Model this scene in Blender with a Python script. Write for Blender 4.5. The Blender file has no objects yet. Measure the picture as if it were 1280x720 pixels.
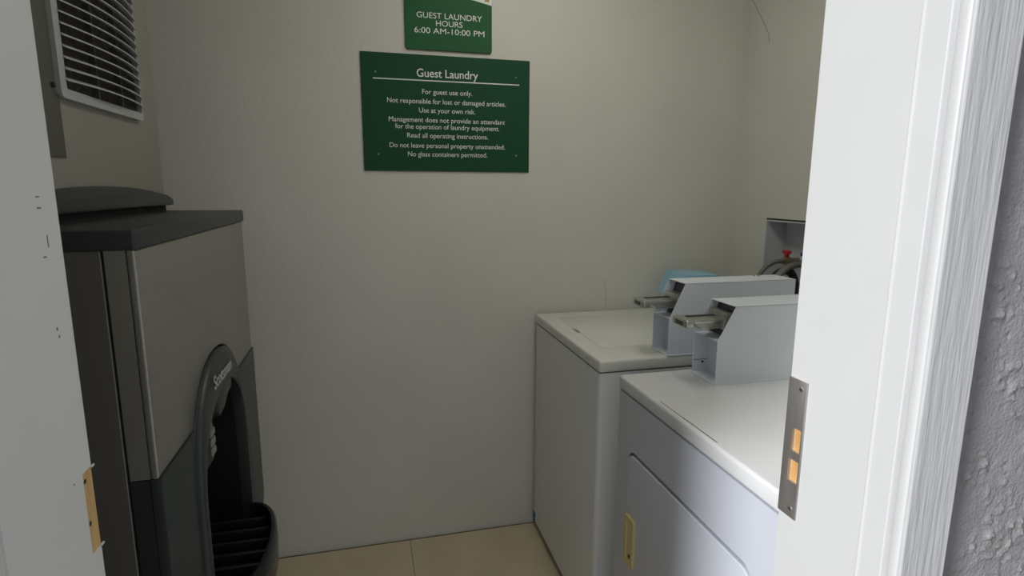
import bpy, bmesh, math, random
from mathutils import Vector, Matrix, noise

random.seed(4)
SC = bpy.context.scene
COL = SC.collection
R = math.radians

# ------------------------------------------------------------------ camera
F_PX, PITCH, ROLL, YAW, CAM_H = 713.09, 0.1734, 0.0047, 0.2481, 1.426

def cam_dir(X, U, d):
    xr = math.cos(ROLL) * X - math.sin(ROLL) * U
    uu = math.sin(ROLL) * X + math.cos(ROLL) * U
    yr = math.cos(PITCH) * d + math.sin(PITCH) * uu
    z = -math.sin(PITCH) * d + math.cos(PITCH) * uu
    return Vector((math.cos(YAW) * xr + math.sin(YAW) * yr, -math.sin(YAW) * xr + math.cos(YAW) * yr, z))

cam = bpy.data.cameras.new('camera')
cam.sensor_width = 36.0
cam.lens = F_PX / 1280.0 * 36.0
cam.clip_start = 0.02
camo = bpy.data.objects.new('camera', cam)
COL.objects.link(camo)
r_, u_, f_ = cam_dir(1, 0, 0), cam_dir(0, 1, 0), cam_dir(0, 0, 1)
M = Matrix((r_, u_, -f_)).transposed().to_4x4()
M.translation = (0, 0, CAM_H)
camo.matrix_world = M
SC.camera = camo

# ------------------------------------------------------------------ sky, sun, exposure
world = bpy.data.worlds.new('world')
SC.world = world
world.use_nodes = True
bg = world.node_tree.nodes['Background']
bg.inputs[0].default_value = (0.90, 0.94, 1.0, 1)
bg.inputs[1].default_value = 0.41

sun = bpy.data.lights.new('sun', 'SUN')
sun.energy = 3.9
sun.angle = R(13)
sun.color = (0.97, 0.985, 1.0)
suno = bpy.data.objects.new('sun', sun)
COL.objects.link(suno)
SUN_DIR = Vector((0.84, 0.385, -0.42))
suno.rotation_euler = SUN_DIR.to_track_quat('-Z', 'Y').to_euler()
suno.location = (-3, -3, 4)

vs = SC.view_settings
vs.view_transform = 'Standard'
vs.look = 'None'
vs.exposure = 0.0
vs.gamma = 1.0
vs.use_curve_mapping = False

# ------------------------------------------------------------------ materials
def mat(name, col, rough=0.5, metal=0.0, var=0.0, vscale=8.0, bump=0.0, bscale=60.0, coat=0.0, spec=0.5, col2=None, stretch=None, detail=3.0):
    m = bpy.data.materials.new(name)
    m.use_nodes = True
    nt = m.node_tree
    b = nt.nodes['Principled BSDF']
    b.inputs['Base Color'].default_value = (*col, 1)
    b.inputs['Roughness'].default_value = rough
    b.inputs['Metallic'].default_value = metal
    b.inputs['Specular IOR Level'].default_value = spec
    b.inputs['Coat Weight'].default_value = coat
    if var or bump:
        tc = nt.nodes.new('ShaderNodeTexCoord')
        mp = nt.nodes.new('ShaderNodeMapping')
        nt.links.new(tc.outputs['Object'], mp.inputs['Vector'])
        if stretch:
            mp.inputs['Scale'].default_value = stretch
    if var:
        n = nt.nodes.new('ShaderNodeTexNoise')
        n.inputs['Scale'].default_value = vscale
        n.inputs['Detail'].default_value = detail + 2
        nt.links.new(mp.outputs[0], n.inputs['Vector'])
        r = nt.nodes.new('ShaderNodeValToRGB')
        c2 = col2 or tuple(c * (1 - var) for c in col)
        r.color_ramp.elements[0].position = 0.3
        r.color_ramp.elements[1].position = 0.62
        r.color_ramp.elements[0].color = (*c2, 1)
        r.color_ramp.elements[1].color = (*col, 1)
        nt.links.new(n.outputs['Fac'], r.inputs['Fac'])
        nt.links.new(r.outputs['Color'], b.inputs['Base Color'])
    if bump:
        n2 = nt.nodes.new('ShaderNodeTexNoise')
        n2.inputs['Scale'].default_value = bscale
        n2.inputs['Detail'].default_value = detail
        nt.links.new(mp.outputs[0], n2.inputs['Vector'])
        bp = nt.nodes.new('ShaderNodeBump')
        bp.inputs['Strength'].default_value = bump
        bp.inputs['Distance'].default_value = 0.004
        nt.links.new(n2.outputs['Fac'], bp.inputs['Height'])
        nt.links.new(bp.outputs['Normal'], b.inputs['Normal'])
    return m

MT = dict(
    wall=mat('wall_paint', (0.71, 0.70, 0.64), 0.75, var=0.05, vscale=3.0, bump=0.25, bscale=70),
    ceil=mat('ceiling_paint', (0.72, 0.71, 0.67), 0.8),
    tile=mat('floor_tile_vinyl', (0.62, 0.53, 0.37), 0.45, var=0.10, vscale=7, bump=0.05, bscale=40),
    grout=mat('dark_joint', (0.10, 0.075, 0.045), 0.8),
    jamb=mat('door_frame_paint', (0.65, 0.65, 0.645), 0.42, var=0.02, vscale=10, bump=0.06, bscale=45),
    grey_wood=mat('grey_painted_wood', (0.58, 0.58, 0.595), 0.6, var=0.10, vscale=6, bump=0.6, bscale=9, stretch=(14, 4, 1.0), detail=5),
    stucco=mat('grey_stucco', (0.31, 0.305, 0.31), 0.7, var=0.12, vscale=20, bump=0.5, bscale=220),
    concrete=mat('walkway_concrete', (0.30, 0.29, 0.275), 0.8, var=0.12, vscale=5, bump=0.3, bscale=90),
    raw_wood=mat('bare_wood', (0.62, 0.40, 0.17), 0.6, var=0.25, vscale=9, stretch=(1, 6, 1), bump=0.2, bscale=40),
    plate=mat('dull_steel_plate', (0.55, 0.52, 0.50), 0.5, 0.9, var=0.15, vscale=10, stretch=(1, 6, 1)),
    hole_wood=mat('bare_wood_in_strike', (0.72, 0.40, 0.14), 0.6, var=0.3, vscale=30),
    screw=mat('zinc_screw', (0.45, 0.45, 0.44), 0.35, 0.9),
    enamel=mat('white_enamel', (0.82, 0.83, 0.83), 0.32, var=0.015, vscale=5, coat=0.15),
    enamel_top=mat('aged_white_enamel', (0.76, 0.76, 0.71), 0.3, var=0.05, vscale=4, coat=0.2),
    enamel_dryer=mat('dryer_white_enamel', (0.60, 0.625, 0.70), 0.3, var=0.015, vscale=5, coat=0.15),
    dryer_top=mat('lit_dryer_enamel', (0.76, 0.765, 0.775), 0.3, var=0.05, vscale=4, coat=0.2),  # same enamel as the front, lightened to carry the light on top
    meter=mat('coin_meter_paint', (0.76, 0.81, 0.87), 0.45, var=0.03, vscale=9),
    chrome=mat('worn_chrome', (0.58, 0.58, 0.55), 0.36, 1.0, var=0.3, vscale=40),
    dark_metal=mat('dark_chute_metal', (0.10, 0.10, 0.10), 0.35, 0.8),
    dark=mat('dark_gap', (0.015, 0.015, 0.015), 0.8),
    cream=mat('yellowed_plastic', (0.72, 0.60, 0.30), 0.4, var=0.1, vscale=60),
    blue=mat('light_blue_plastic', (0.33, 0.58, 0.74), 0.4, var=0.04, vscale=20),
    tape=mat('blue_tape', (0.05, 0.16, 0.36), 0.6),
    green=mat('green_sign_face', (0.013, 0.075, 0.036), 0.55, spec=0.2, var=0.06, vscale=20),
    green2=mat('leaf_green_sign_face', (0.024, 0.12, 0.045), 0.55, spec=0.2, var=0.08, vscale=16),
    sign_edge=mat('sign_edge', (0.45, 0.40, 0.30), 0.6),
    ink=mat('white_lettering', (0.85, 0.87, 0.83), 0.5),
    gold=mat('gold_emblem', (0.45, 0.33, 0.07), 0.5),
    steel=mat('brushed_stainless', (0.36, 0.35, 0.325), 0.36, 0.85, var=0.04, vscale=3, stretch=(1, 1, 14)),
    side=mat('grey_side_panel', (0.16, 0.15, 0.135), 0.5, 0.5, var=0.04, vscale=5),
    head2=mat('head_edge_strip', (0.115, 0.115, 0.095), 0.7, 0.0, spec=0.2, var=0.04, vscale=4),
    head=mat('head_face', (0.33, 0.31, 0.27), 0.55, 0.2, var=0.04, vscale=4),
    slate=mat('slate_grey_plastic', (0.018, 0.023, 0.022), 0.42, bump=0.08, bscale=300),
    slate2=mat('grey_green_plastic', (0.028, 0.035, 0.033), 0.42, bump=0.08, bscale=300),
    black=mat('gloss_black_plastic', (0.010, 0.012, 0.013), 0.22),
    cavity=mat('matt_black_plastic', (0.008, 0.009, 0.009), 0.5),
    grille=mat('grille_white_plastic', (0.40, 0.41, 0.40), 0.45),
    filter=mat('dusty_filter', (0.085, 0.07, 0.055), 0.9, var=0.4, vscale=90),
    button=mat('pale_button', (0.20, 0.195, 0.18), 0.4),
    logo=mat('silver_logo', (0.42, 0.42, 0.40), 0.4),
    box_white=mat('outlet_box_plastic', (0.62, 0.63, 0.66), 0.4),
    red=mat('red_valve_handle', (0.50, 0.02, 0.03), 0.4),
    valve_blue=mat('blue_valve_handle', (0.03, 0.05, 0.14), 0.4),
    brass=mat('valve_brass', (0.40, 0.34, 0.22), 0.4, 0.8),
    hose=mat('grey_braided_hose', (0.22, 0.215, 0.20), 0.5, 0.3, bump=0.6, bscale=240),
    rubber=mat('black_rubber', (0.02, 0.02, 0.02), 0.55),
    rust=mat('rust_scuff', (0.20, 0.16, 0.12), 0.8),
    torn=mat('torn_drywall_edge', (0.04, 0.032, 0.025), 0.9),
    pencil=mat('grey_wall_mark', (0.44, 0.43, 0.39), 0.8),
)

# ------------------------------------------------------------------ mesh helpers
def obj(name, bm, m, parent=None, smooth=False, kind=None):
    bmesh.ops.recalc_face_normals(bm, faces=bm.faces)
    me = bpy.data.meshes.new(name)
    bm.to_mesh(me)
    bm.free()
    me.materials.append(MT[m] if isinstance(m, str) else m)
    if smooth:
        for p in me.polygons:
            p.use_smooth = True
        try:
            me.set_sharp_from_angle(angle=R(40))
        except Exception:
            pass
    o = bpy.data.objects.new(name, me)
    COL.objects.link(o)
    if parent is not None:
        o.parent = parent
        if parent.parent is None:                 # all meshes carry world coordinates
            o.matrix_parent_inverse = Matrix.Translation(-parent.location)
    if kind:
        o['kind'] = kind
    return o

def thing(name, label, cat, loc, group=None):
    o = bpy.data.objects.new(name, None)
    o.empty_display_size = 0.1
    COL.objects.link(o)
    o.location = loc
    o['label'] = label
    o['category'] = cat
    if group:
        o['group'] = group
    return o

def tag(o, label, cat, group=None):
    o['label'] = label
    o['category'] = cat
    if group:
        o['group'] = group
    return o

def box(x0, x1, y0, y1, z0, z1, bev=0.0, seg=3, bm=None, edges=None):
    own = bm is None
    b = bmesh.new()
    v = [b.verts.new((x, y, z)) for x in (x0, x1) for y in (y0, y1) for z in (z0, z1)]
    for q in ((0, 1, 3, 2), (4, 6, 7, 5), (0, 4, 5, 1), (2, 3, 7, 6), (0, 2, 6, 4), (1, 5, 7, 3)):
        b.faces.new([v[i] for i in q])
    if bev:
        es = b.edges[:] if edges is None else [e for e in b.edges if edges((e.verts[0].co + e.verts[1].co) / 2)]
        bmesh.ops.bevel(b, geom=es, offset=bev, segments=seg, affect='EDGES', profile=0.5)
    if own:
        return b
    merge(bm, b)
    return bm

def merge(dst, src):
    me = bpy.data.meshes.new('tmp')
    src.to_mesh(me)
    dst.from_mesh(me)
    bpy.data.meshes.remove(me)
    src.free()

def prism(poly, axis, a0, a1, bev=0.0, bm=None, seg=2):
    """extrude a 2-D outline along axis: X -> (y,z), Y -> (x,z), Z -> (x,y)"""
    def P(p, a):
        return {'X': (a, p[0], p[1]), 'Y': (p[0], a, p[1]), 'Z': (p[0], p[1], a)}[axis]
    b = bmesh.new()
    lo = [b.verts.new(P(p, a0)) for p in poly]
    hi = [b.verts.new(P(p, a1)) for p in poly]
    n = len(poly)
    b.faces.new(lo)
    b.faces.new(hi[::-1])
    for i in range(n):
        b.faces.new((lo[i], lo[(i + 1) % n], hi[(i + 1) % n], hi[i]))
    bmesh.ops.recalc_face_normals(b, faces=b.faces)
    if bev:
        es = [e for e in b.edges if abs(getattr(e.verts[0].co - e.verts[1].co, axis.lower())) < 1e-7]
        bmesh.ops.bevel(b, geom=es, offset=bev, segments=seg, affect='EDGES', profile=0.5)
    if bm is None:
        return b
    merge(bm, b)
    return bm

def tube(pts, rad, n=10, bm=None, cap=True, smooth_iter=0):
    b = bmesh.new()
    pts = [Vector(p) for p in pts]
    for _ in range(smooth_iter):
        q = [pts[0]]
        for a, c in zip(pts, pts[1:]):
            q += [a * 0.75 + c * 0.25, a * 0.25 + c * 0.75]
        q.append(pts[-1])
        pts = q
    rings = []
    up = None
    for i, p in enumerate(pts):
        t = (pts[min(i + 1, len(pts) - 1)] - pts[max(i - 1, 0)]).normalized()
        if up is None:
            up = Vector((0, 0, 1)) if abs(t.z) < 0.9 else Vector((1, 0, 0))
        s = t.cross(up).normalized()
        up = s.cross(t).normalized()
        rr = rad[i] if isinstance(rad, (list, tuple)) else rad
        rings.append([b.verts.new(p + rr * (math.cos(2 * math.pi * k / n) * s + math.sin(2 * math.pi * k / n) * up)) for k in range(n)])
    for a, c in zip(rings, rings[1:]):
        for k in range(n):
            b.faces.new((a[k], a[(k + 1) % n], c[(k + 1) % n], c[k]))
    if cap:
        b.faces.new(rings[0])
        b.faces.new(rings[-1][::-1])
    if bm is None:
        return b
    merge(bm, b)
    return bm

def rrect(a0, a1, b0, b1, r, n=6):
    out = []
    for ca, cb, s in ((a1 - r, b1 - r, 0), (a0 + r, b1 - r, 90), (a0 + r, b0 + r, 180), (a1 - r, b0 + r, 270)):
        for k in range(n + 1):
            t = R(s + 90 * k / n)
            out.append((ca + r * math.cos(t), cb + r * math.sin(t)))
    return out

def ring(outer, inner, axis, a0, a1):
    """frame between two outlines with the same point count"""
    def P(p, a):
        return {'X': (a, p[0], p[1]), 'Y': (p[0], a, p[1]), 'Z': (p[0], p[1], a)}[axis]
    b = bmesh.new()
    n = len(outer)
    L = [[b.verts.new(P(p, a)) for p in c] for c in (outer, inner) for a in (a0, a1)]
    o0, o1, i0, i1 = L
    for i in range(n):
        j = (i + 1) % n
        b.faces.new((o0[i], o0[j], o1[j], o1[i]))
        b.faces.new((i0[i], i0[j], i1[j], i1[i]))
        b.faces.new((o0[i], o0[j], i0[j], i0[i]))
        b.faces.new((o1[i], o1[j], i1[j], i1[i]))
    return b

def cut(o, cutters):
    """subtract bmeshes from an object's mesh and keep the result as its mesh"""
    tmp = []
    for b in cutters:
        bmesh.ops.recalc_face_normals(b, faces=b.faces)
        me = bpy.data.meshes.new('cut')
        b.to_mesh(me)
        b.free()
        c = bpy.data.objects.new('cut', me)
        COL.objects.link(c)
        tmp.append(c)
        md = o.modifiers.new('b', 'BOOLEAN')
        md.operation = 'DIFFERENCE'
        md.object = c
        md.solver = 'EXACT'
    bpy.context.view_layer.update()
    # evaluate in world space alignment (all meshes carry world coordinates)
    dg = bpy.context.evaluated_depsgraph_get()
    me = bpy.data.meshes.new_from_object(o.evaluated_get(dg))
    o.modifiers.clear()
    me.name = o.name
    try:
        me.set_sharp_from_angle(angle=R(25))
    except Exception:
        pass
    o.data = me
    for c in tmp:
        md = c.data
        bpy.data.objects.remove(c)
        bpy.data.meshes.remove(md)
    return o

def text(body, x0, x1, zc, size, y, m, parent, name='lettering', plane='Y', fit=True, weight=0.0, bold_h=None):
    """flat lettering turned into mesh, fitted between x0 and x1; plane Y faces -Y, plane X faces +X (runs along +Y)"""
    cu = bpy.data.curves.new(name, 'FONT')
    cu.body = body
    cu.size = size
    cu.align_x = 'LEFT'
    cu.extrude = 0.0004
    cu.offset = weight
    t = bpy.data.objects.new('tmp_text', cu)
    COL.objects.link(t)
    bpy.context.view_layer.update()
    dg = bpy.context.evaluated_depsgraph_get()
    me = bpy.data.meshes.new_from_object(t.evaluated_get(dg))
    bpy.data.objects.remove(t)
    bpy.data.curves.remove(cu)
    xs = [v.co.x for v in me.vertices]
    a, b = min(xs), max(xs)
    sx = (x1 - x0) / (b - a) if fit else 1.0
    for v in me.vertices:
        lx, ly, lz = x0 + (v.co.x - a) * sx, zc + v.co.y, v.co.z
        v.co = (lx, y - lz, ly) if plane == 'Y' else (y + lz, lx, ly)
    me.materials.clear()
    me.materials.append(MT[m])
    o = bpy.data.objects.new(name, me)
    COL.objects.link(o)
    o.parent = parent
    o.matrix_parent_inverse = Matrix.Translation(-parent.location)
    return o

# ------------------------------------------------------------------ the setting
XL, XR, YF, YB, ZC = -1.25, 1.5446, 0.69, 2.1754, 2.50     # inner faces of the room
YO = 0.522                                                 # outer face of the front wall
JL, JR, JH = -0.308, 0.605, 2.045                          # clear door opening

def struct(name, bm, m, parent=None, smooth=False):
    o = obj(name, bm, m, parent, smooth)
    if parent is None:
        o['kind'] = 'structure'
    return o

wall_back = struct('wall_back', box(XL - 0.1, XR + 0.15, YB, YB + 0.1, -0.05, ZC + 0.1), 'wall')
struct('wall_left', box(XL - 0.1, XL, YF, YB, -0.05, ZC + 0.1), 'wall')
wall_right = struct('wall_right', box(XR, XR + 0.15, YF, YB, -0.05, ZC + 0.1), 'wall')
cut(wall_right, [box(XR - 0.05, XR + 0.11, 1.715, 1.972, 1.02, 1.314)])
struct('ceiling', box(XL, XR, YF, YB, ZC, ZC + 0.1), 'ceil')
struct('wall_front', prism([(XL - 0.1, -0.05), (XL - 0.1, ZC + 0.1), (2.6, ZC + 0.1), (2.6, -0.05), (JR + 0.022, -0.05), (JR + 0.022, JH + 0.022), (JL - 0.022, JH + 0.022), (JL - 0.022, -0.05)], 'Y', YO + 0.012, YF), 'wall')
wf = bpy.data.objects['wall_front']

def stucco(x0, x1, z0, z1, step, sign=1):
    bm = bmesh.new()
    nx, nz = int((x1 - x0) / step) + 1, int((z1 - z0) / step) + 1
    g = []
    for i in range(nx):
        row = []
        for k in range(nz):
            x, z = x0 + i * step, z0 + k * step
            p = Vector((x, 0, z))
            a = noise.noise(p * 75) * 0.55 + noise.noise(p * 150 + Vector((7, 0, 0))) * 0.45
            k2 = min(1.0, max(0.0, noise.noise(p * 14 + Vector((3, 5, 1))) * 2.2 + 0.55))
            h = 0.0105 * max(0.0, a - 0.04) * k2 + 0.0014 * noise.noise(p * 22) + 0.001
            h -= 0.009 * max(0.0, noise.noise(p * 95 + Vector((1, 9, 2))) - 0.42)
            row.append(bm.verts.new((x, YO - 0.002 - h, z)))
        g.append(row)
    for i in range(nx - 1):
        for k in range(nz - 1):
            bm.faces.new((g[i][k], g[i + 1][k], g[i + 1][k + 1], g[i][k + 1]))
    # close the skin back to the wall body so that it is a slab, not a sheet
    back = [bm.verts.new((x, YO + 0.013, z)) for x, z in ((x0, z0), (x0 + (nx - 1) * step, z0), (x0 + (nx - 1) * step, z0 + (nz - 1) * step), (x0, z0 + (nz - 1) * step))]
    bm.faces.new([r[0] for r in g] + [back[1], back[0]])
    bm.faces.new([r[-1] for r in g][::-1] + [back[3], back[2]])
    bm.faces.new([v for v in g[0]] + [back[3], back[0]])
    bm.faces.new([v for v in g[-1]] + [back[2], back[1]])
    return bm

struct('stucco_coat', stucco(0.64, 1.02, 0.75, 1.75, 0.0034), 'stucco', wf, smooth=True)
struct('stucco_coat', stucco(0.64, 1.02, -0.04, 0.75, 0.01), 'stucco', wf, smooth=True)
struct('stucco_coat', stucco(1.02, 1.30, -0.04, 2.55, 0.01), 'stucco', wf, smooth=True)
struct('stucco_coat', stucco(1.30, 2.60, -0.04, 2.55, 0.03), 'stucco', wf, smooth=True)
struct('stucco_coat', stucco(0.64, 1.02, 1.75, 2.55, 0.01), 'stucco', wf, smooth=True)
struct('stucco_coat', stucco(XL - 0.1, JL - 0.03, -0.04, 2.55, 0.03), 'stucco', wf, smooth=True)

# floor: base plus tiles
floor = struct('floor', box(XL, XR, YO, YB, -0.06, -0.003), 'grout')
TS, TX, TY = 0.61, 0.1225, 1.60
for i in range(-3, 4):
    for j in range(-3, 3):
        x0, x1 = max(TX + i * TS, XL), min(TX + (i + 1) * TS, XR)
        y0, y1 = max(TY + j * TS, YO), min(TY + (j + 1) * TS, YB - 0.009)
        if x1 - x0 > 0.02 and y1 - y0 > 0.02:
            obj('floor_tile', box(x0 + 0.0009, x1 - 0.0009, y0 + 0.0009, y1 - 0.0009, -0.004, 0.0, 0.0008, 1), 'tile', floor)
struct('ground', box(-6, 6, -8, YO, -0.12, -0.03), 'concrete')

# door frame without its door
df = thing('door_1', 'white painted door frame of an open doorway, no door hung', 'door frame', (0.15, 0.6, 0))
df['kind'] = 'structure'

def jamb_profile(s):
    """plan outline of a jamb: s=+1 right, -1 left; a rebate at the room side, a bead and a groove outside"""
    X = (lambda d: JR + d) if s > 0 else (lambda d: JL - d)
    if s < 0:
        return [(X(0.0012), YF), (X(0.0012), 0.6505), (X(0), 0.6495), (X(0), 0.5290), (X(0.004), 0.5270), (X(0.022), 0.5270), (X(0.022), YF)]
    return [(X(0.0012), YF), (X(0.0012), 0.6505), (X(0), 0.6495), (X(0), 0.5440), (X(-0.0012), 0.5432), (X(-0.0016), 0.5418), (X(-0.0012), 0.5404), (X(0.0), 0.5395),
            (X(0), 0.5095), (X(0.001), 0.5085), (X(0.012), 0.5080), (X(0.012), 0.5025), (X(0.022), 0.5025), (X(0.022), YF)]

jr = obj('jamb', prism(jamb_profile(1), 'Z', 0, JH + 0.02), 'jamb', df)
jl = obj('jamb', prism(jamb_profile(-1), 'Z', 0, JH + 0.02), 'jamb', df)
obj('head_jamb', box(JL, JR, 0.505, YF, JH, JH + 0.022), 'jamb', df)

# lock strike plate let into the right jamb
SZ0, SZ1, SY0, SY1 = 0.9365, 1.152, 0.6535, 0.6905
cut(jr, [box(JR - 0.01, JR + 0.015, 0.656, 0.6755, 1.040, 1.0785), box(JR - 0.01, JR + 0.015, 0.6555, 0.6775, 0.992, 1.029)])
sp = obj('strike_plate', box(JR - 0.0018, JR + 0.0012, SY0, SY1, SZ0, SZ1, 0.0012, 2), 'plate', df)
sp['label'] = 'dull steel strike plate with two openings'
cut(sp, [box(JR - 0.01, JR + 0.01, 0.657, 0.6745, 1.041, 1.0775), box(JR - 0.01, JR + 0.01, 0.6565, 0.6765, 0.993, 1.028)])
obj('strike_wood', box(JR + 0.005, JR + 0.0085, 0.655, 0.679, 0.985, 1.081), 'hole_wood', df)
for z in (1.139, 0.951):
    s = obj('screw', tube([(JR - 0.0018, 0.664, z), (JR - 0.0030, 0.664, z)], [0.0042, 0.0034], 14), 'screw', sp, True)
    obj('screw_slot', box(JR - 0.0034, JR - 0.0029, 0.661, 0.667, z - 0.0006, z + 0.0006), 'dark', df)
# empty hinge mortise on the left jamb
cut(jl, [box(JL - 0.0022, JL + 0.01, 0.6695, 0.70, 1.0225, 1.1185)])
hm = obj('hinge_mortise', box(JL - 0.004, JL - 0.0016, 0.6695, YF, 1.0225, 1.1185), 'raw_wood', df)
hm['label'] = 'bare wood hinge recess'
for y, z in ((0.6735, 1.108), (0.673, 1.058)):
    obj('screw_hole', tube([(JL - 0.0017, y, z), (JL - 0.0013, y, z)], 0.0028, 10), 'dark', df)
for z in (1.1185, 1.0225):
    obj('paint_flake', box(JL - 0.001, JL + 0.0006, 0.687, 0.694, z - 0.0012, z + 0.0008), 'jamb', df)
for y, z, ly, lz in ((0.6545, 1.4156, 0.008, 0.0012), (0.656, 1.4048, 0.007, 0.0014), (0.6525, 1.3568, 0.009, 0.0016), (0.659, 1.283, 0.0022, 0.003), (0.661, 1.2745, 0.002, 0.003), (0.6635, 1.372, 0.0012, 0.012), (0.648, 1.118, 0.0018, 0.0018)):
    obj('scuff', box(JL - 0.0011, JL - 0.0008 + (0.0012 if y < 0.65 else 0), y - ly / 2, y + ly / 2, z - lz / 2, z + lz / 2), 'rust', df)

# ceiling lamp over the machines, above the frame
cl = thing('ceiling_lamp', 'white fluorescent ceiling lamp above the laundry machines', 'lamp', (0.58, 1.30, ZC))
lb = obj('lamp_housing', box(0.43, 0.73, 0.80, 1.80, ZC - 0.030, ZC - 0.0005, 0.004, 2), 'jamb', cl)
em_m = bpy.data.materials.new('lamp_diffuser')
em_m.use_nodes = True
pb = em_m.node_tree.nodes['Principled BSDF']
pb.inputs['Base Color'].default_value = (0.8, 0.8, 0.8, 1)
pb.inputs['Emission Color'].default_value = (1.0, 0.975, 0.885, 1)
pb.inputs['Emission Strength'].default_value = 6.4
obj('diffuser', box(0.445, 0.715, 0.815, 1.785, ZC - 0.055, ZC - 0.0295, 0.008, 3), em_m, cl)

# outside: white brick mould, then a grey board standing proud of the stucco
def mould(s):
    X = (lambda d: JR + d) if s > 0 else (lambda d: JL - d)
    e = 0.5022 if s > 0 else 0.5285
    pl = [(X(0.012), e), (X(0.0015), e - 0.0005), (X(0.0), e - 0.003)]
    for k in range(7):
        t = k / 6 * math.pi / 2
        pl.append((X(0.005 - 0.005 * math.cos(t)), 0.4925 - 0.006 * math.sin(t)))
    pl += [(X(0.026), 0.4865), (X(0.026), e)]
    return prism(pl, 'Z', 0, JH + 0.03)
struct('trim_1', mould(1), 'jamb', smooth=True)
struct('trim_2', mould(-1), 'jamb', smooth=True)
struct('trim_3', box(JR + 0.0015, 0.6755, 0.4838, YO, -0.02, JH + 0.10, 0.002, 2), 'grey_wood')
struct('trim_4', box(JL - 0.0705, JL - 0.0015, 0.4838, YO, -0.02, JH + 0.10, 0.002, 2), 'grey_wood')
struct('trim_5', box(JL - 0.0015, JR + 0.0015, 0.4838, YO, JH + 0.024, JH + 0.10, 0.002, 2), 'grey_wood')

# ------------------------------------------------------------------ ice machine on the left
IX, IY0, IY1 = -0.333, 0.9387, 1.7105
IZT, IZB = 1.3635, 1.3335
IC = (IY0 + IY1) / 2
XBK = -1.13
ice = thing('ice_dispenser', 'stainless and slate grey floor-standing ice dispenser beside the doorway', 'ice machine', (-0.73, IC, 0))
obj('top_slab', box(XBK, IX + 0.004, IY0 - 0.002, IY1 + 0.002, IZB, IZT, 0.004, 3), 'slate', ice, True)
YN, YFZ = IY0 + 0.006, IY1 - 0.004          # near and far side planes
ZS = 0.972                                  # lower edge of the stainless front

def arch(w, top, base, n=20, cy=IC, p=2.0):
    """points of an arch from near to far"""
    out = []
    for k in range(n + 1):
        t = math.pi * (1 - k / n)
        out.append((cy + w * math.copysign(abs(math.cos(t)) ** (2 / p), math.cos(t)), base + (top - base) * abs(math.sin(t)) ** (2 / p)))
    return out

A_OUT = arch(0.228, 1.078, 0.80, p=2.3)
A_OUT_UP = [q for q in A_OUT if q[1] > ZS]
# stainless skin: front with the arch cut out, wrapped round the near corner
front = [(YN, IZB), (YN, ZS)] + [(A_OUT_UP[0][0] - 0.003, ZS)] + A_OUT_UP + [(A_OUT_UP[-1][0] + 0.003, ZS), (YFZ, ZS), (YFZ, IZB)]
obj('front_panel', prism(front, 'X', IX - 0.012, IX, 0.0035, seg=4), 'steel', ice, True)
obj('corner_panel', box(-0.3735, IX - 0.0122, YN, YN + 0.012, ZS, IZB), 'steel', ice, True)
obj('corner_panel', box(-0.3735, IX - 0.0125, YFZ - 0.012, YFZ, ZS, IZB), 'steel', ice)
obj('side_panel', box(XBK + 0.005, -0.3775, YN - 0.001, YN + 0.012, 0.10, IZB, 0.001, 1), 'side', ice)
obj('side_panel', box(XBK + 0.005, -0.3775, YFZ - 0.012, YFZ, 0.10, IZB), 'side', ice)
obj('seam_strip', box(-0.39, -0.36, YN + 0.006, YN + 0.0105, 0.12, IZB), 'dark', ice)
obj('back_panel', box(XBK, XBK + 0.012, YN, YFZ, 0.10, IZB), 'side', ice)
obj('base', box(XBK, IX - 0.03, YN + 0.01, YFZ - 0.01, 0.09, 0.12), 'side', ice)
for x in (XBK + 0.06, IX - 0.10):
    for y in (YN + 0.06, YFZ - 0.06):
        obj('leg', tube([(x, y, 0), (x, y, 0.012), (x, y, 0.014), (x, y, 0.095)], [0.024, 0.024, 0.014, 0.016], 14), 'dark_metal', ice, True)
# lower slate front with the dispensing bay cut out of it
ZB0 = 0.13
BYC, BYW = 1.334, 0.208
A_IN = arch(BYW, 0.995, 0.80, cy=BYC, p=2.3)
low = [(YN, ZB0), (YN, ZS - 0.0015), (A_OUT_UP[0][0] - 0.006, ZS - 0.0015)] + [(y, z - 0.004) for y, z in A_OUT_UP[1:-1]] + [(A_OUT_UP[-1][0] + 0.006, ZS - 0.0015), (YFZ + 0.002, ZS + 0.004), (YFZ + 0.002, 0.535), (YFZ - 0.012, 0.507), (YFZ - 0.05, 0.495), (YFZ - 0.05, ZB0), (1.53, ZB0)]
low = low[:-1] + [(A_IN[-1][0], ZB0)] + A_IN[::-1] + [(A_IN[0][0], ZB0)]
obj('lower_front', prism(low, 'X', IX - 0.014, IX + 0.004, 0.002, seg=2), 'slate2', ice, True)
obj('lower_side', box(-0.3735, IX - 0.0142, YN, YN + 0.012, ZB0, ZS - 0.0015), 'slate', ice, True)
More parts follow.
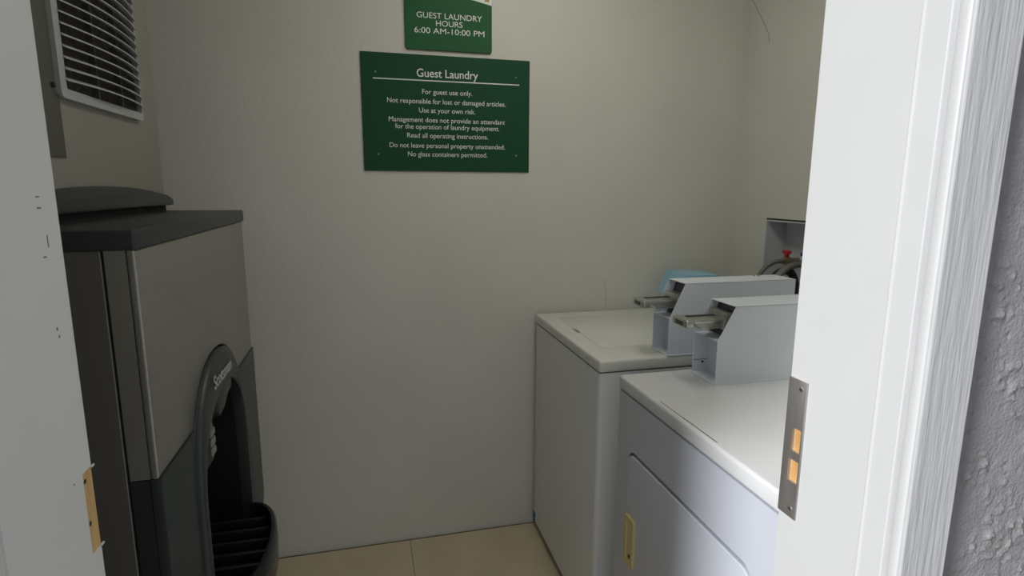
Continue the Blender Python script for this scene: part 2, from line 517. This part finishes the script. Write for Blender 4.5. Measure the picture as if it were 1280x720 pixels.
# raised arch bezel around the bay
def bezel():
    bm = bmesh.new()
    oc = arch(0.222, 1.072, 0.80, 28, p=2.3)
    ic = arch(BYW - 0.002, 0.992, 0.80, 28, cy=BYC, p=2.3)
    oc = [(oc[0][0], 0.50)] + oc + [(oc[-1][0], 0.50)]
    ic = [(ic[0][0], 0.50)] + ic + [(ic[-1][0], 0.50)]
    prof = ((0.0, 0.003), (0.02, 0.008), (0.07, 0.012), (0.14, 0.0135), (0.5, 0.016), (0.94, 0.015), (0.99, 0.012), (1.0, -0.02))
    rows = []
    for o, i in zip(oc, ic):
        wd = 1.0 if o[0] < IC + 0.05 else max(0.4, 1.0 - (o[0] - IC - 0.05) / 0.15)
        rows.append([bm.verts.new((IX + (d * wd if d > 0 else d), o[0] * (1 - t) + i[0] * t, o[1] * (1 - t) + i[1] * t)) for t, d in prof])
    for a, b in zip(rows, rows[1:]):
        for k in range(len(prof) - 1):
            bm.faces.new((a[k], b[k], b[k + 1], a[k + 1]))
    return bm
obj('chute_bezel', bezel(), 'slate2', ice, True)
# black bay
bay = bmesh.new()
ci = arch(BYW - 0.001, 0.993, 0.80, 20, cy=BYC, p=2.3)
ci = [(ci[0][0], 0.45)] + ci + [(ci[-1][0], 0.45)]
r0 = [bay.verts.new((IX - 0.002, y, z)) for y, z in ci]
r1 = [bay.verts.new((IX - 0.19, y, z)) for y, z in ci]
for a in range(len(ci) - 1):
    bay.faces.new((r0[a], r0[a + 1], r1[a + 1], r1[a]))
bay.faces.new(r1)
obj('dispensing_bay', bay, 'cavity', ice, True)
obj('ice_chute', prism([(1.290, 0.992), (1.290, 0.945), (1.305, 0.930), (1.345, 0.936), (1.380, 0.953), (1.420, 0.960), (1.420, 0.992)], 'X', IX - 0.10, IX + 0.006, 0.004), 'slate2', ice, True)
obj('button_strip', prism([(1.165, 0.968), (1.205, 0.968), (1.240, 0.945), (1.246, 0.890), (1.225, 0.868), (1.165, 0.868)], 'X', IX - 0.03, IX + 0.006, 0.003), 'cavity', ice, True)
for k in range(4):
    z = 0.948 - k * 0.0200
    obj('button', box(IX + 0.004, IX + 0.0095, 1.206 + (0.0 if k else -0.008), 1.232 + (0.005 if k else -0.012), z - 0.0075, z + 0.0075, 0.002, 2), 'button', ice, True)
text('Scotsman', 1.226, 1.378, 1.0165, 0.040, IX + 0.0186, 'logo', ice, plane='X', weight=0.0004)
# half-round catch basin with a slatted grille
BC, BW, BD, BZ = 1.340, 0.190, 0.087, 0.592
def hell(w, d, n=24):
    return [(IX + 0.002 + d * math.sin(math.pi * k / n) ** 0.8, BC - w * math.cos(math.pi * k / n)) for k in range(n + 1)]
bm = bmesh.new()
prof = [(0.0, BZ), (0.0, BZ), (-0.004, BZ + 0.005), (-0.012, BZ + 0.005), (-0.014, BZ - 0.003), (-0.014, BZ - 0.06)]
prof2 = [(-0.012, BZ - 0.001), (0.0, BZ - 0.004), (0.002, BZ - 0.03), (-0.003, BZ - 0.09), (-0.018, BZ - 0.16), (-0.040, BZ - 0.22), (-0.055, BZ - 0.26)]
def lofted(pr):
    b = bmesh.new()
    rows = []
    for off, z in pr:
        rows.append([b.verts.new((x, y, z)) for x, y in hell(BW + off, BD + off)])
    for a, c in zip(rows, rows[1:]):
        for k in range(len(a) - 1):
            b.faces.new((a[k], a[k + 1], c[k + 1], c[k]))
    return b
bm.free()
obj('basin', lofted(prof2), 'slate2', ice, True)
obj('basin_rim', lofted([(-0.014, BZ - 0.065), (-0.014, BZ - 0.002), (-0.011, BZ + 0.006), (-0.004, BZ + 0.006), (0.001, BZ), (0.002, BZ - 0.035), (0.0, BZ - 0.085)]), 'black', ice, True)
obj('basin_floor', prism([(x, y) for x, y in hell(BW - 0.013, BD - 0.013)] + [(IX - 0.19, BC + BW - 0.02), (IX - 0.19, BC - BW + 0.02)], 'Z', BZ - 0.075, BZ - 0.065), 'cavity', ice)
k = 0
y = BC - 0.15
while y < BC + 0.16:
    s = max(0.0, 1 - ((y - BC) / (BW - 0.012)) ** 2) ** 0.5
    obj('grille_slat', box(IX - 0.17, IX + (BD - 0.016) * s ** 0.8, y - 0.0035, y + 0.0035, BZ - 0.046, BZ - 0.020, 0.002, 2), 'cavity', ice, True)
    y += 0.050

# ice maker head standing on the dispenser, set back
HX, HZ1 = -0.5167, 2.08
head = thing('ice_maker', 'beige grey ice maker with white louvred grille, on top of the ice dispenser', 'ice maker', (-0.82, IC, IZT))
obj('head_body', box(XBK, HX, YN, YFZ, IZT + 0.012, HZ1, 0.004, 3), 'head', head, True)
obj('head_face', box(HX, HX + 0.004, YN + 0.004, 1.202, 1.475, HZ1 - 0.01, 0.002, 2), 'head2', head, True)  # thin darker strip over the near part of the head front
obj('foot_strip', box(XBK + 0.01, HX + 0.003, YN + 0.006, YFZ - 0.008, IZT, IZT + 0.016), 'dark', head)
# dark arched trim along the foot of the head
tr = []
n = 24
for k in range(n + 1):
    t = -1 + 2 * k / n
    tr.append((IC + t * 0.391, 1.426 - 0.027 * t * t - (0.006 if abs(t) > 0.99 else 0)))
tr = [(tr[0][0], 1.378)] + tr + [(tr[-1][0], 1.378)]
obj('foot_trim', prism(tr, 'X', HX - 0.05, HX + 0.018, 0.004, seg=3), 'slate2', head, True)
# louvred grille
GY0, GY1, GZ0, GZ1 = 1.192, 1.575, 1.578, 1.985
gr = obj('grille_frame', ring(rrect(GY0, GY1, GZ0, GZ1, 0.012), rrect(GY0 + 0.022, GY1 - 0.008, GZ0 + 0.017, GZ1 - 0.017, 0.004), 'X', HX - 0.002, HX + 0.012), 'grille', head, True)
obj('filter_screen', box(HX + 0.0005, HX + 0.002, GY0 + 0.02, GY1 - 0.008, GZ0 + 0.015, GZ1 - 0.015), 'filter', head)
for y in (1.345, 1.46):
    obj('grille_bar', box(HX + 0.003, HX + 0.012, y - 0.0035, y + 0.0035, GZ0 + 0.017, GZ1 - 0.017), 'side', head)
def slat_mesh():
    b = bmesh.new()
    n = 14
    rows = []
    y0, y1 = GY0 + 0.020, GY1 - 0.004
    for k in range(n + 1):
        t = k / n
        bow = 0.020 * (1 - (2 * t - 1) ** 2)
        y = y0 + (y1 - y0) * t
        x = HX + 0.012 + bow
        rows.append([b.verts.new(p) for p in ((x + 0.004, y, -0.0032), (x + 0.004, y, -0.0005), (x - 0.012, y, 0.0062), (x - 0.012, y, 0.0035))])
    for a, c in zip(rows, rows[1:]):
        for j in range(4):
            b.faces.new((a[j], a[(j + 1) % 4], c[(j + 1) % 4], c[j]))
    b.faces.new(rows[0])
    b.faces.new(rows[-1][::-1])
    return b
s0 = obj('slat', slat_mesh(), 'grille', head)
z = GZ0 + 0.0335
first = True
while z < GZ1 - 0.02:
    s = s0 if first else s0.copy()
    if not first:
        COL.objects.link(s)
    s.location = (0, 0, z)
    first = False
    z += 0.0190
obj('screw', tube([(HX + 0.006, 1.180, 1.597), (HX + 0.0085, 1.180, 1.597)], [0.005, 0.004], 12), 'dark', head, True)
obj('latch', box(HX, HX + 0.006, 1.592, 1.596, 1.66, 1.76), 'side', head)

# ------------------------------------------------------------------ washer
WX0, WX1, WY0, WY1 = 0.642, 1.30, 1.490, 2.152
wm = thing('washing_machine', 'white top-loading washing machine standing against the back wall', 'washing machine', (0.97, 1.82, 0))
obj('cabinet', box(WX0 + 0.002, WX1, WY0 + 0.002, WY1, 0.032, 0.890, 0.014, 4, edges=lambda c: abs(c.z - 0.461) < 0.01), 'enamel', wm, True)
obj('under_gap_shade', box(WX0 + 0.02, WX1 - 0.02, WY0 + 0.02, WY1 - 0.02, 0.006, 0.03), 'dark', wm)  # black block puts the shade into the gap under the washer
for x in (WX0 + 0.05, WX1 - 0.05):
    for y in (WY0 + 0.05, WY1 - 0.05):
        obj('foot', tube([(x, y, 0), (x, y, 0.012)], 0.02, 12), 'rubber', wm, True)
obj('top_gap', box(WX0 + 0.006, WX1 - 0.006, WY0 + 0.006, WY1 - 0.006, 0.888, 0.896), 'dark', wm)
wt = obj('top', box(WX0, WX1, WY0, WY1, 0.8925, 0.929, 0.007, 4), 'enamel_top', wm, True)
LX0, LX1, LY0, LY1 = 0.7055, 1.09, 1.628, 2.065
cut(wt, [prism(rrect(LX0, LX1, LY0, LY1, 0.012), 'Z', 0.917, 0.94), box(0.697, 0.720, 1.822, 1.880, 0.912, 0.94, 0.004, 3)])
ld = obj('lid', prism(rrect(LX0 + 0.0022, LX1 - 0.001, LY0 + 0.0008, LY1 - 0.0008, 0.011), 'Z', 0.9185, 0.9290, 0.0015), 'enamel_top', wm, True)
cut(ld, [box(0.69, 0.7125, 1.826, 1.876, 0.90, 0.95)])
for y in (2.064, 1.586):
    obj('screw', tube([(WX0 + 0.001, y, 0.9125), (WX0 - 0.0022, y, 0.9125)], [0.0052, 0.0038], 12), 'screw', wm, True)
tp = obj('tape', prism([(2.116, 0.071), (2.151, 0.066), (2.151, 0.024), (2.136, 0.019)], 'X', WX0 + 0.0005, WX0 + 0.0026), 'tape', wm)
tp['label'] = 'scrap of blue tape'

# ------------------------------------------------------------------ dryer
DX0, DX1, DY0, DY1 = 0.653, 1.32, 0.700, 1.380
dr = thing('dryer', 'white front-loading dryer with yellowed door pull, nearest the doorway', 'dryer', (0.98, 1.04, 0))
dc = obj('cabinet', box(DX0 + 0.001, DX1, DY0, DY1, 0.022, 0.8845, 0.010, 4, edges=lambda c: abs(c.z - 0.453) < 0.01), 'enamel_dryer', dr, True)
QY0, QY1, QZ0, QZ1 = 0.793, 1.306, 0.19, 0.744
cut(dc, [prism(rrect(QY0, QY1, QZ0, QZ1, 0.034, 8), 'X', DX0 - 0.02, DX0 + 0.035)])
obj('under_gap_shade', box(DX0 + 0.03, DX1 - 0.02, DY0 + 0.02, DY1 - 0.02, 0.006, 0.03), 'dark', dr)  # black block, painted shade in the gap under the dryer
for x in (DX0 + 0.06, DX1 - 0.05):
    for y in (DY0 + 0.05, DY1 - 0.05):
        obj('foot', tube([(x, y, 0), (x, y, 0.012)], 0.02, 12), 'rubber', dr, True)
obj('top_gap', box(DX0 + 0.007, DX1 - 0.01, DY0 + 0.012, DY1 - 0.012, 0.882, 0.889), 'dark', dr)
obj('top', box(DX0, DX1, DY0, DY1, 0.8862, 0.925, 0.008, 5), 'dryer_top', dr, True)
dd = obj('door', prism(rrect(QY0 + 0.0035, QY1 - 0.002, QZ0 + 0.0035, QZ1 - 0.0095, 0.031, 8), 'X', DX0 - 0.0015, DX0 + 0.017, 0.003, seg=3), 'enamel_dryer', dr, True)
HY0, HY1, HZ0_, HZ1_ = 1.2425, 1.2945, 0.427, 0.565
dp = obj('door_pull', ring(rrect(HY0, HY1, HZ0_, HZ1_, 0.004), rrect(HY0 + 0.011, HY1 - 0.011, HZ0_ + 0.012, HZ1_ - 0.012, 0.004), 'X', DX0 - 0.0085, DX0 + 0.002), 'cream', dd)
dp['label'] = 'yellowed plastic door pull'
obj('pull_cup', box(DX0 - 0.0028, DX0 + 0.001, HY0 + 0.009, HY1 - 0.009, HZ0_ + 0.010, HZ1_ - 0.010), 'cream', dd)
obj('pull_screw', tube([(DX0 - 0.0025, 1.268, 0.450), (DX0 - 0.004, 1.268, 0.450)], 0.0055, 10), 'dark', dd, True)
for x, y, ly, w in ((0.6635, 1.115, 0.11, 0.0012), (0.6645, 1.005, 0.13, 0.0015)):
    obj('rust_scuff', box(x - w, x + w, y - ly / 2, y + ly / 2, 0.9246, 0.9252), 'rust', dr)

# ------------------------------------------------------------------ coin meters
def coin_meter(name, label, fx, y0, y1, zb, ztop, zs, xend, lock):
    """sheet-metal housing: two cheeks with a cut corner, a top, a shelf, a recessed vault and the coin slide"""
    t = thing(name, label, 'coin meter', ((fx + xend) / 2, (y0 + y1) / 2, zb), 'coin meters on the laundry machines')
    xc = fx + 0.048                       # where the cut corner meets the top
    th = 0.0022
    cheek = [(fx, zb), (fx, zs), (xc, ztop), (xend, ztop), (xend, zb)]
    for a, b in ((y0, y0 + th), (y1 - th, y1)):
        obj('cheek', prism(cheek, 'Y', a, b, 0.0006, seg=1), 'meter', t)
    obj('top_cover', box(xc, xend, y0, y1, ztop - th, ztop + 0.0005, 0.0006, 1), 'meter', t)
    obj('back_cover', box(xend - th, xend, y0 + th, y1 - th, zb, ztop - th), 'meter', t)
    obj('base_plate', box(fx - 0.003, xend - th, y0 - 0.003, y1 + 0.001, zb - 0.0005, zb + 0.004, 0.001, 1), 'meter', t)
    # shelf under the slide
    obj('shelf', prism([(fx + 0.001, zs - 0.002), (fx + 0.001, zs), (fx + 0.045, zs + 0.001), (fx + 0.045, zs - 0.002)], 'Y', y0 + th, y1 - th), 'meter', t)
    vd = obj('vault_door', box(fx + 0.045, fx + 0.049, y0 + th, y1 - th, zb + 0.004, zs), 'meter', t)
    if lock:
        obj('lock', tube([(fx + 0.045, y0 + 0.022, zb + 0.062), (fx + 0.034, y0 + 0.022, zb + 0.062)], 0.0075, 16), 'valve_blue', vd, True)
        obj('rivet', tube([(fx + 0.03, y1 - th, zb + 0.03), (fx + 0.03, y1 - th - 0.002, zb + 0.03)], 0.003, 10), 'dark', t)
        obj('seam', box(fx + 0.002, fx + 0.045, y1 - th - 0.0006, y1 - th, zb + 0.036, zb + 0.0375), 'dark_metal', t)
    # chute mounting plate, set back behind the cut corner
    obj('chute_plate', prism([(fx + 0.046, zs), (fx + 0.050, zs), (xc + 0.028, ztop - th), (xc + 0.024, ztop - th)], 'Y', y0 + th, y1 - th), 'dark_metal', t)
    yc = (y0 + y1) / 2
    zm = zs + 0.042
    ch = obj('chute_body', box(fx + 0.030, fx + 0.075, yc - 0.038, yc + 0.038, zm - 0.020, zm + 0.026, 0.003, 2), 'chrome', t, True)
    obj('slide_rail', box(fx - 0.058, fx + 0.036, yc - 0.033, yc + 0.030, zm + 0.002, zm + 0.011, 0.002, 2), 'chrome', t, True)
    obj('slide_tray', prism([(fx - 0.052, zm + 0.002), (fx + 0.034, zm + 0.002), (fx + 0.034, zm - 0.015), (fx - 0.030, zm - 0.017)], 'Y', yc - 0.028, yc + 0.026, 0.001), 'chrome', t)
    obj('slide_groove', box(fx - 0.052, fx + 0.030, yc + 0.010, yc + 0.018, zm + 0.010, zm + 0.0135), 'dark_metal', t)
    sh = obj('slide_handle', box(fx - 0.082, fx - 0.056, yc - 0.038, yc + 0.034, zm - 0.010, zm + 0.013, 0.006, 3), 'chrome', t, True)
    obj('handle_recess', box(fx - 0.0828, fx - 0.081, yc - 0.020, yc + 0.016, zm - 0.004, zm + 0.007, 0.0005, 1), 'dark_metal', sh)
    return t

cm2 = coin_meter('coin_meter', 'pale grey coin meter on the dryer top, nearer the doorway', 0.857, 1.240, 1.350, 0.925, 1.131, 1.042, 1.29, True)
cm1 = coin_meter('coin_meter', 'pale grey coin meter on the washing machine, in front of the blue box', 0.862, 1.492, 1.590, 0.929, 1.149, 1.045, 1.295, False)
for x in (1.205, 1.222):
    obj('screw', tube([(x, 1.575, 1.1493), (x, 1.575, 1.1525)], [0.004, 0.003], 10), 'screw', cm1, True)

# pale blue box behind the washer's coin meter
bb = thing('blue_box', 'light blue box with sloped end at the back of the washer top', 'box', (1.2, 2.04, 0.929))
obj('shell', prism([(1.20, 0.929), (1.20, 0.985), (1.150, 1.010), (1.186, 1.100), (1.335, 1.093), (1.335, 0.929)], 'Y', 1.945, 2.10, 0.003), 'blue', bb, True)
for x, z in ((1.143, 1.064), (1.155, 1.056)):
    obj('rivet', tube([(x + 0.03, 1.9455, z), (x + 0.03, 1.9435, z)], 0.004, 10), 'dark', bb)

# ------------------------------------------------------------------ water outlet box in the right wall
ob = thing('washer_outlet_box', 'white recessed water outlet box in the right wall behind the machines', 'outlet box', (XR + 0.05, 1.845, 1.02))
oy0, oy1, oz0, oz1 = 1.722, 1.965, 1.027, 1.302
sh = bmesh.new()
box(XR + 0.095, XR + 0.10, oy0 - 0.005, oy1 + 0.005, oz0 - 0.005, oz1 + 0.005, bm=sh)
box(XR - 0.001, XR + 0.0955, oy0 - 0.005, oy0, oz0 - 0.005, oz1 + 0.005, bm=sh)
box(XR - 0.001, XR + 0.0955, oy1, oy1 + 0.005, oz0 - 0.005, oz1 + 0.005, bm=sh)
box(XR - 0.001, XR + 0.0955, oy0, oy1, oz0 - 0.005, oz0, bm=sh)
box(XR - 0.001, XR + 0.0955, oy0, oy1, oz1, oz1 + 0.005, bm=sh)
obj('housing', sh, 'box_white', ob)
obj('torn_edge', box(XR + 0.002, XR + 0.02, 1.718, 1.970, oz1 + 0.0052, 1.3138), 'torn', ob)

def valve(y, m, side):
    t = obj('valve', tube([(XR + 0.095, y, 1.150), (XR + 0.055, y, 1.150), (XR + 0.052, y, 1.150), (XR + 0.030, y, 1.150)], [0.012, 0.012, 0.016, 0.016], 12), 'brass', ob, True)
    tube_stem = tube([(XR + 0.04, y, 1.155), (XR + 0.04, y, 1.180)], 0.006, 10)
    obj('stem', tube_stem, 'brass', t, True)
    hb = box(XR + 0.032, XR + 0.048, y - 0.019, y + 0.019, 1.178, 1.192, 0.004, 3)
    box(XR + 0.034, XR + 0.046, y - 0.008, y + 0.008, 1.163, 1.180, 0.002, 2, bm=hb)
    obj('handle', hb, m, t, True)
valve(1.888, 'red', 1)
valve(1.790, 'valve_blue', -1)
tag(obj('supply_hose', tube([(XR + 0.0296, 1.888, 1.15), (XR - 0.01, 1.889, 1.150), (XR - 0.055, 1.893, 1.125), (XR - 0.085, 1.90, 1.07), (XR - 0.10, 1.90, 0.99), (XR - 0.12, 1.90, 0.85), (XR - 0.15, 1.89, 0.6)], 0.0085, 12, smooth_iter=2), 'hose', smooth=True),
    'thin grey braided hose looping from the red-handled valve', 'hose', 'washer hoses')
tag(obj('supply_hose', tube([(XR + 0.0296, 1.79, 1.15), (XR + 0.0, 1.79, 1.150), (XR - 0.04, 1.795, 1.135), (XR - 0.07, 1.80, 1.10), (XR - 0.085, 1.805, 1.04), (XR - 0.09, 1.81, 0.85), (XR - 0.12, 1.81, 0.6)], 0.0125, 12, smooth_iter=2), 'hose', smooth=True),
    'thicker grey hose beside the doorway edge, from the right-hand valve', 'hose', 'washer hoses')
tag(obj('drain_hose', tube([(XR + 0.05, 1.842, 1.03), (XR + 0.05, 1.842, 1.085), (XR + 0.015, 1.842, 1.125), (XR - 0.045, 1.845, 1.105), (XR - 0.075, 1.85, 1.03), (XR - 0.10, 1.85, 0.85), (XR - 0.13, 1.85, 0.5)], 0.015, 12, smooth_iter=2), 'rubber', smooth=True),
    'black drain hose hooked into the outlet box between the two valves', 'hose', 'washer hoses')

# hairline mark high on the right wall
obj('scratch', tube([(XR, 2.165, 2.19), (XR, 2.11, 2.115), (XR, 2.055, 2.04), (XR, 2.040, 2.015), (XR, 2.035, 1.985)], 0.0016, 6, smooth_iter=1), 'pencil', wall_right)
obj('scratch', tube([(0.945, YB, 1.052), (0.956, YB, 0.997), (0.956, YB, 0.943)], 0.0009, 6), 'pencil', wall_back)

# ------------------------------------------------------------------ signs
YS = YB - 0.006
sg = tag(obj('notice_sign', box(-0.0022, 0.6145, YS, YB - 0.0003, 1.4864, 1.8954, 0.001, 1), 'green'),
         'large dark green notice headed Guest Laundry on the back wall', 'sign')
obj('backing', box(-0.0012, 0.6135, YB - 0.0012, YB, 1.4845, 1.8944), 'sign_edge', sg)
yt = YS - 0.0001
text('Guest Laundry', 0.193, 0.4165, 1.8195, 0.0400, yt, 'ink', sg, weight=0.0003)
obj('rule', box(0.039, 0.574, yt - 0.0005, yt + 0.0003, 1.8052, 1.8090), 'ink', sg)
for body, a, b, z in (('For guest use only.', 0.211, 0.394, 1.7605), ('Not responsible for lost or damaged articles.', 0.086, 0.5215, 1.7268), ('Use at your own risk.', 0.1985, 0.4055, 1.6955),
                      ('Management does not provide an attendant', 0.0895, 0.519, 1.6615), ('for the operation of laundry equipment.', 0.1115, 0.497, 1.6375),
                      ('Read all operating instructions.', 0.1535, 0.454, 1.6060), ('Do not leave personal property unattended.', 0.0895, 0.519, 1.5705), ('No glass containers permitted.', 0.1545, 0.4505, 1.5395)):
    text(body, a, b, z, 0.0245, yt, 'ink', sg)
for x, z in ((0.048, 1.829), (0.561, 1.834), (0.049, 1.545), (0.563, 1.5485)):
    obj('screw', tube([(x, YS, z), (x, YS - 0.002, z)], [0.0034, 0.0024], 10), 'screw', sg, True)

hs = tag(obj('hours_sign', prism(rrect(0.1552, 0.4688, 1.9125, 2.22, 0.009), 'Y', YS - 0.002, YB - 0.0003, 0.001), 'green2'),
         'smaller green opening hours sign above the large notice', 'sign')
obj('backing', prism(rrect(0.156, 0.468, 1.9085, 2.2185, 0.009), 'Y', YB - 0.0014, YB), 'sign_edge', hs)
y2 = YS - 0.0021
text('GUEST LAUNDRY', 0.197, 0.432, 2.0195, 0.0275, y2, 'ink', hs)
text('HOURS', 0.265, 0.3605, 1.9945, 0.0275, y2, 'ink', hs)
text('6:00 AM-10:00 PM', 0.188, 0.4405, 1.9685, 0.0275, y2, 'ink', hs)
sw = [(0.156 + 0.312 * k / 14, 2.1165 - 0.040 * (k / 14) ** 1.7) for k in range(15)]
obj('white_band', prism(sw + [(0.4675, 2.215), (0.1565, 2.215)], 'Y', y2 - 0.0006, y2 + 0.0006), 'ink', hs)
em = bmesh.new()
for k in range(5):
    a = R(90 + 72 * k)
    c = (0.4505 + 0.007 * math.cos(a), 2.0985 + 0.007 * math.sin(a))
    prism([(c[0] + 0.005 * math.cos(R(30 * j)), c[1] + 0.005 * math.sin(R(30 * j))) for j in range(12)], 'Y', y2 - 0.0016, y2, bm=em)
obj('emblem', em, 'gold', hs)
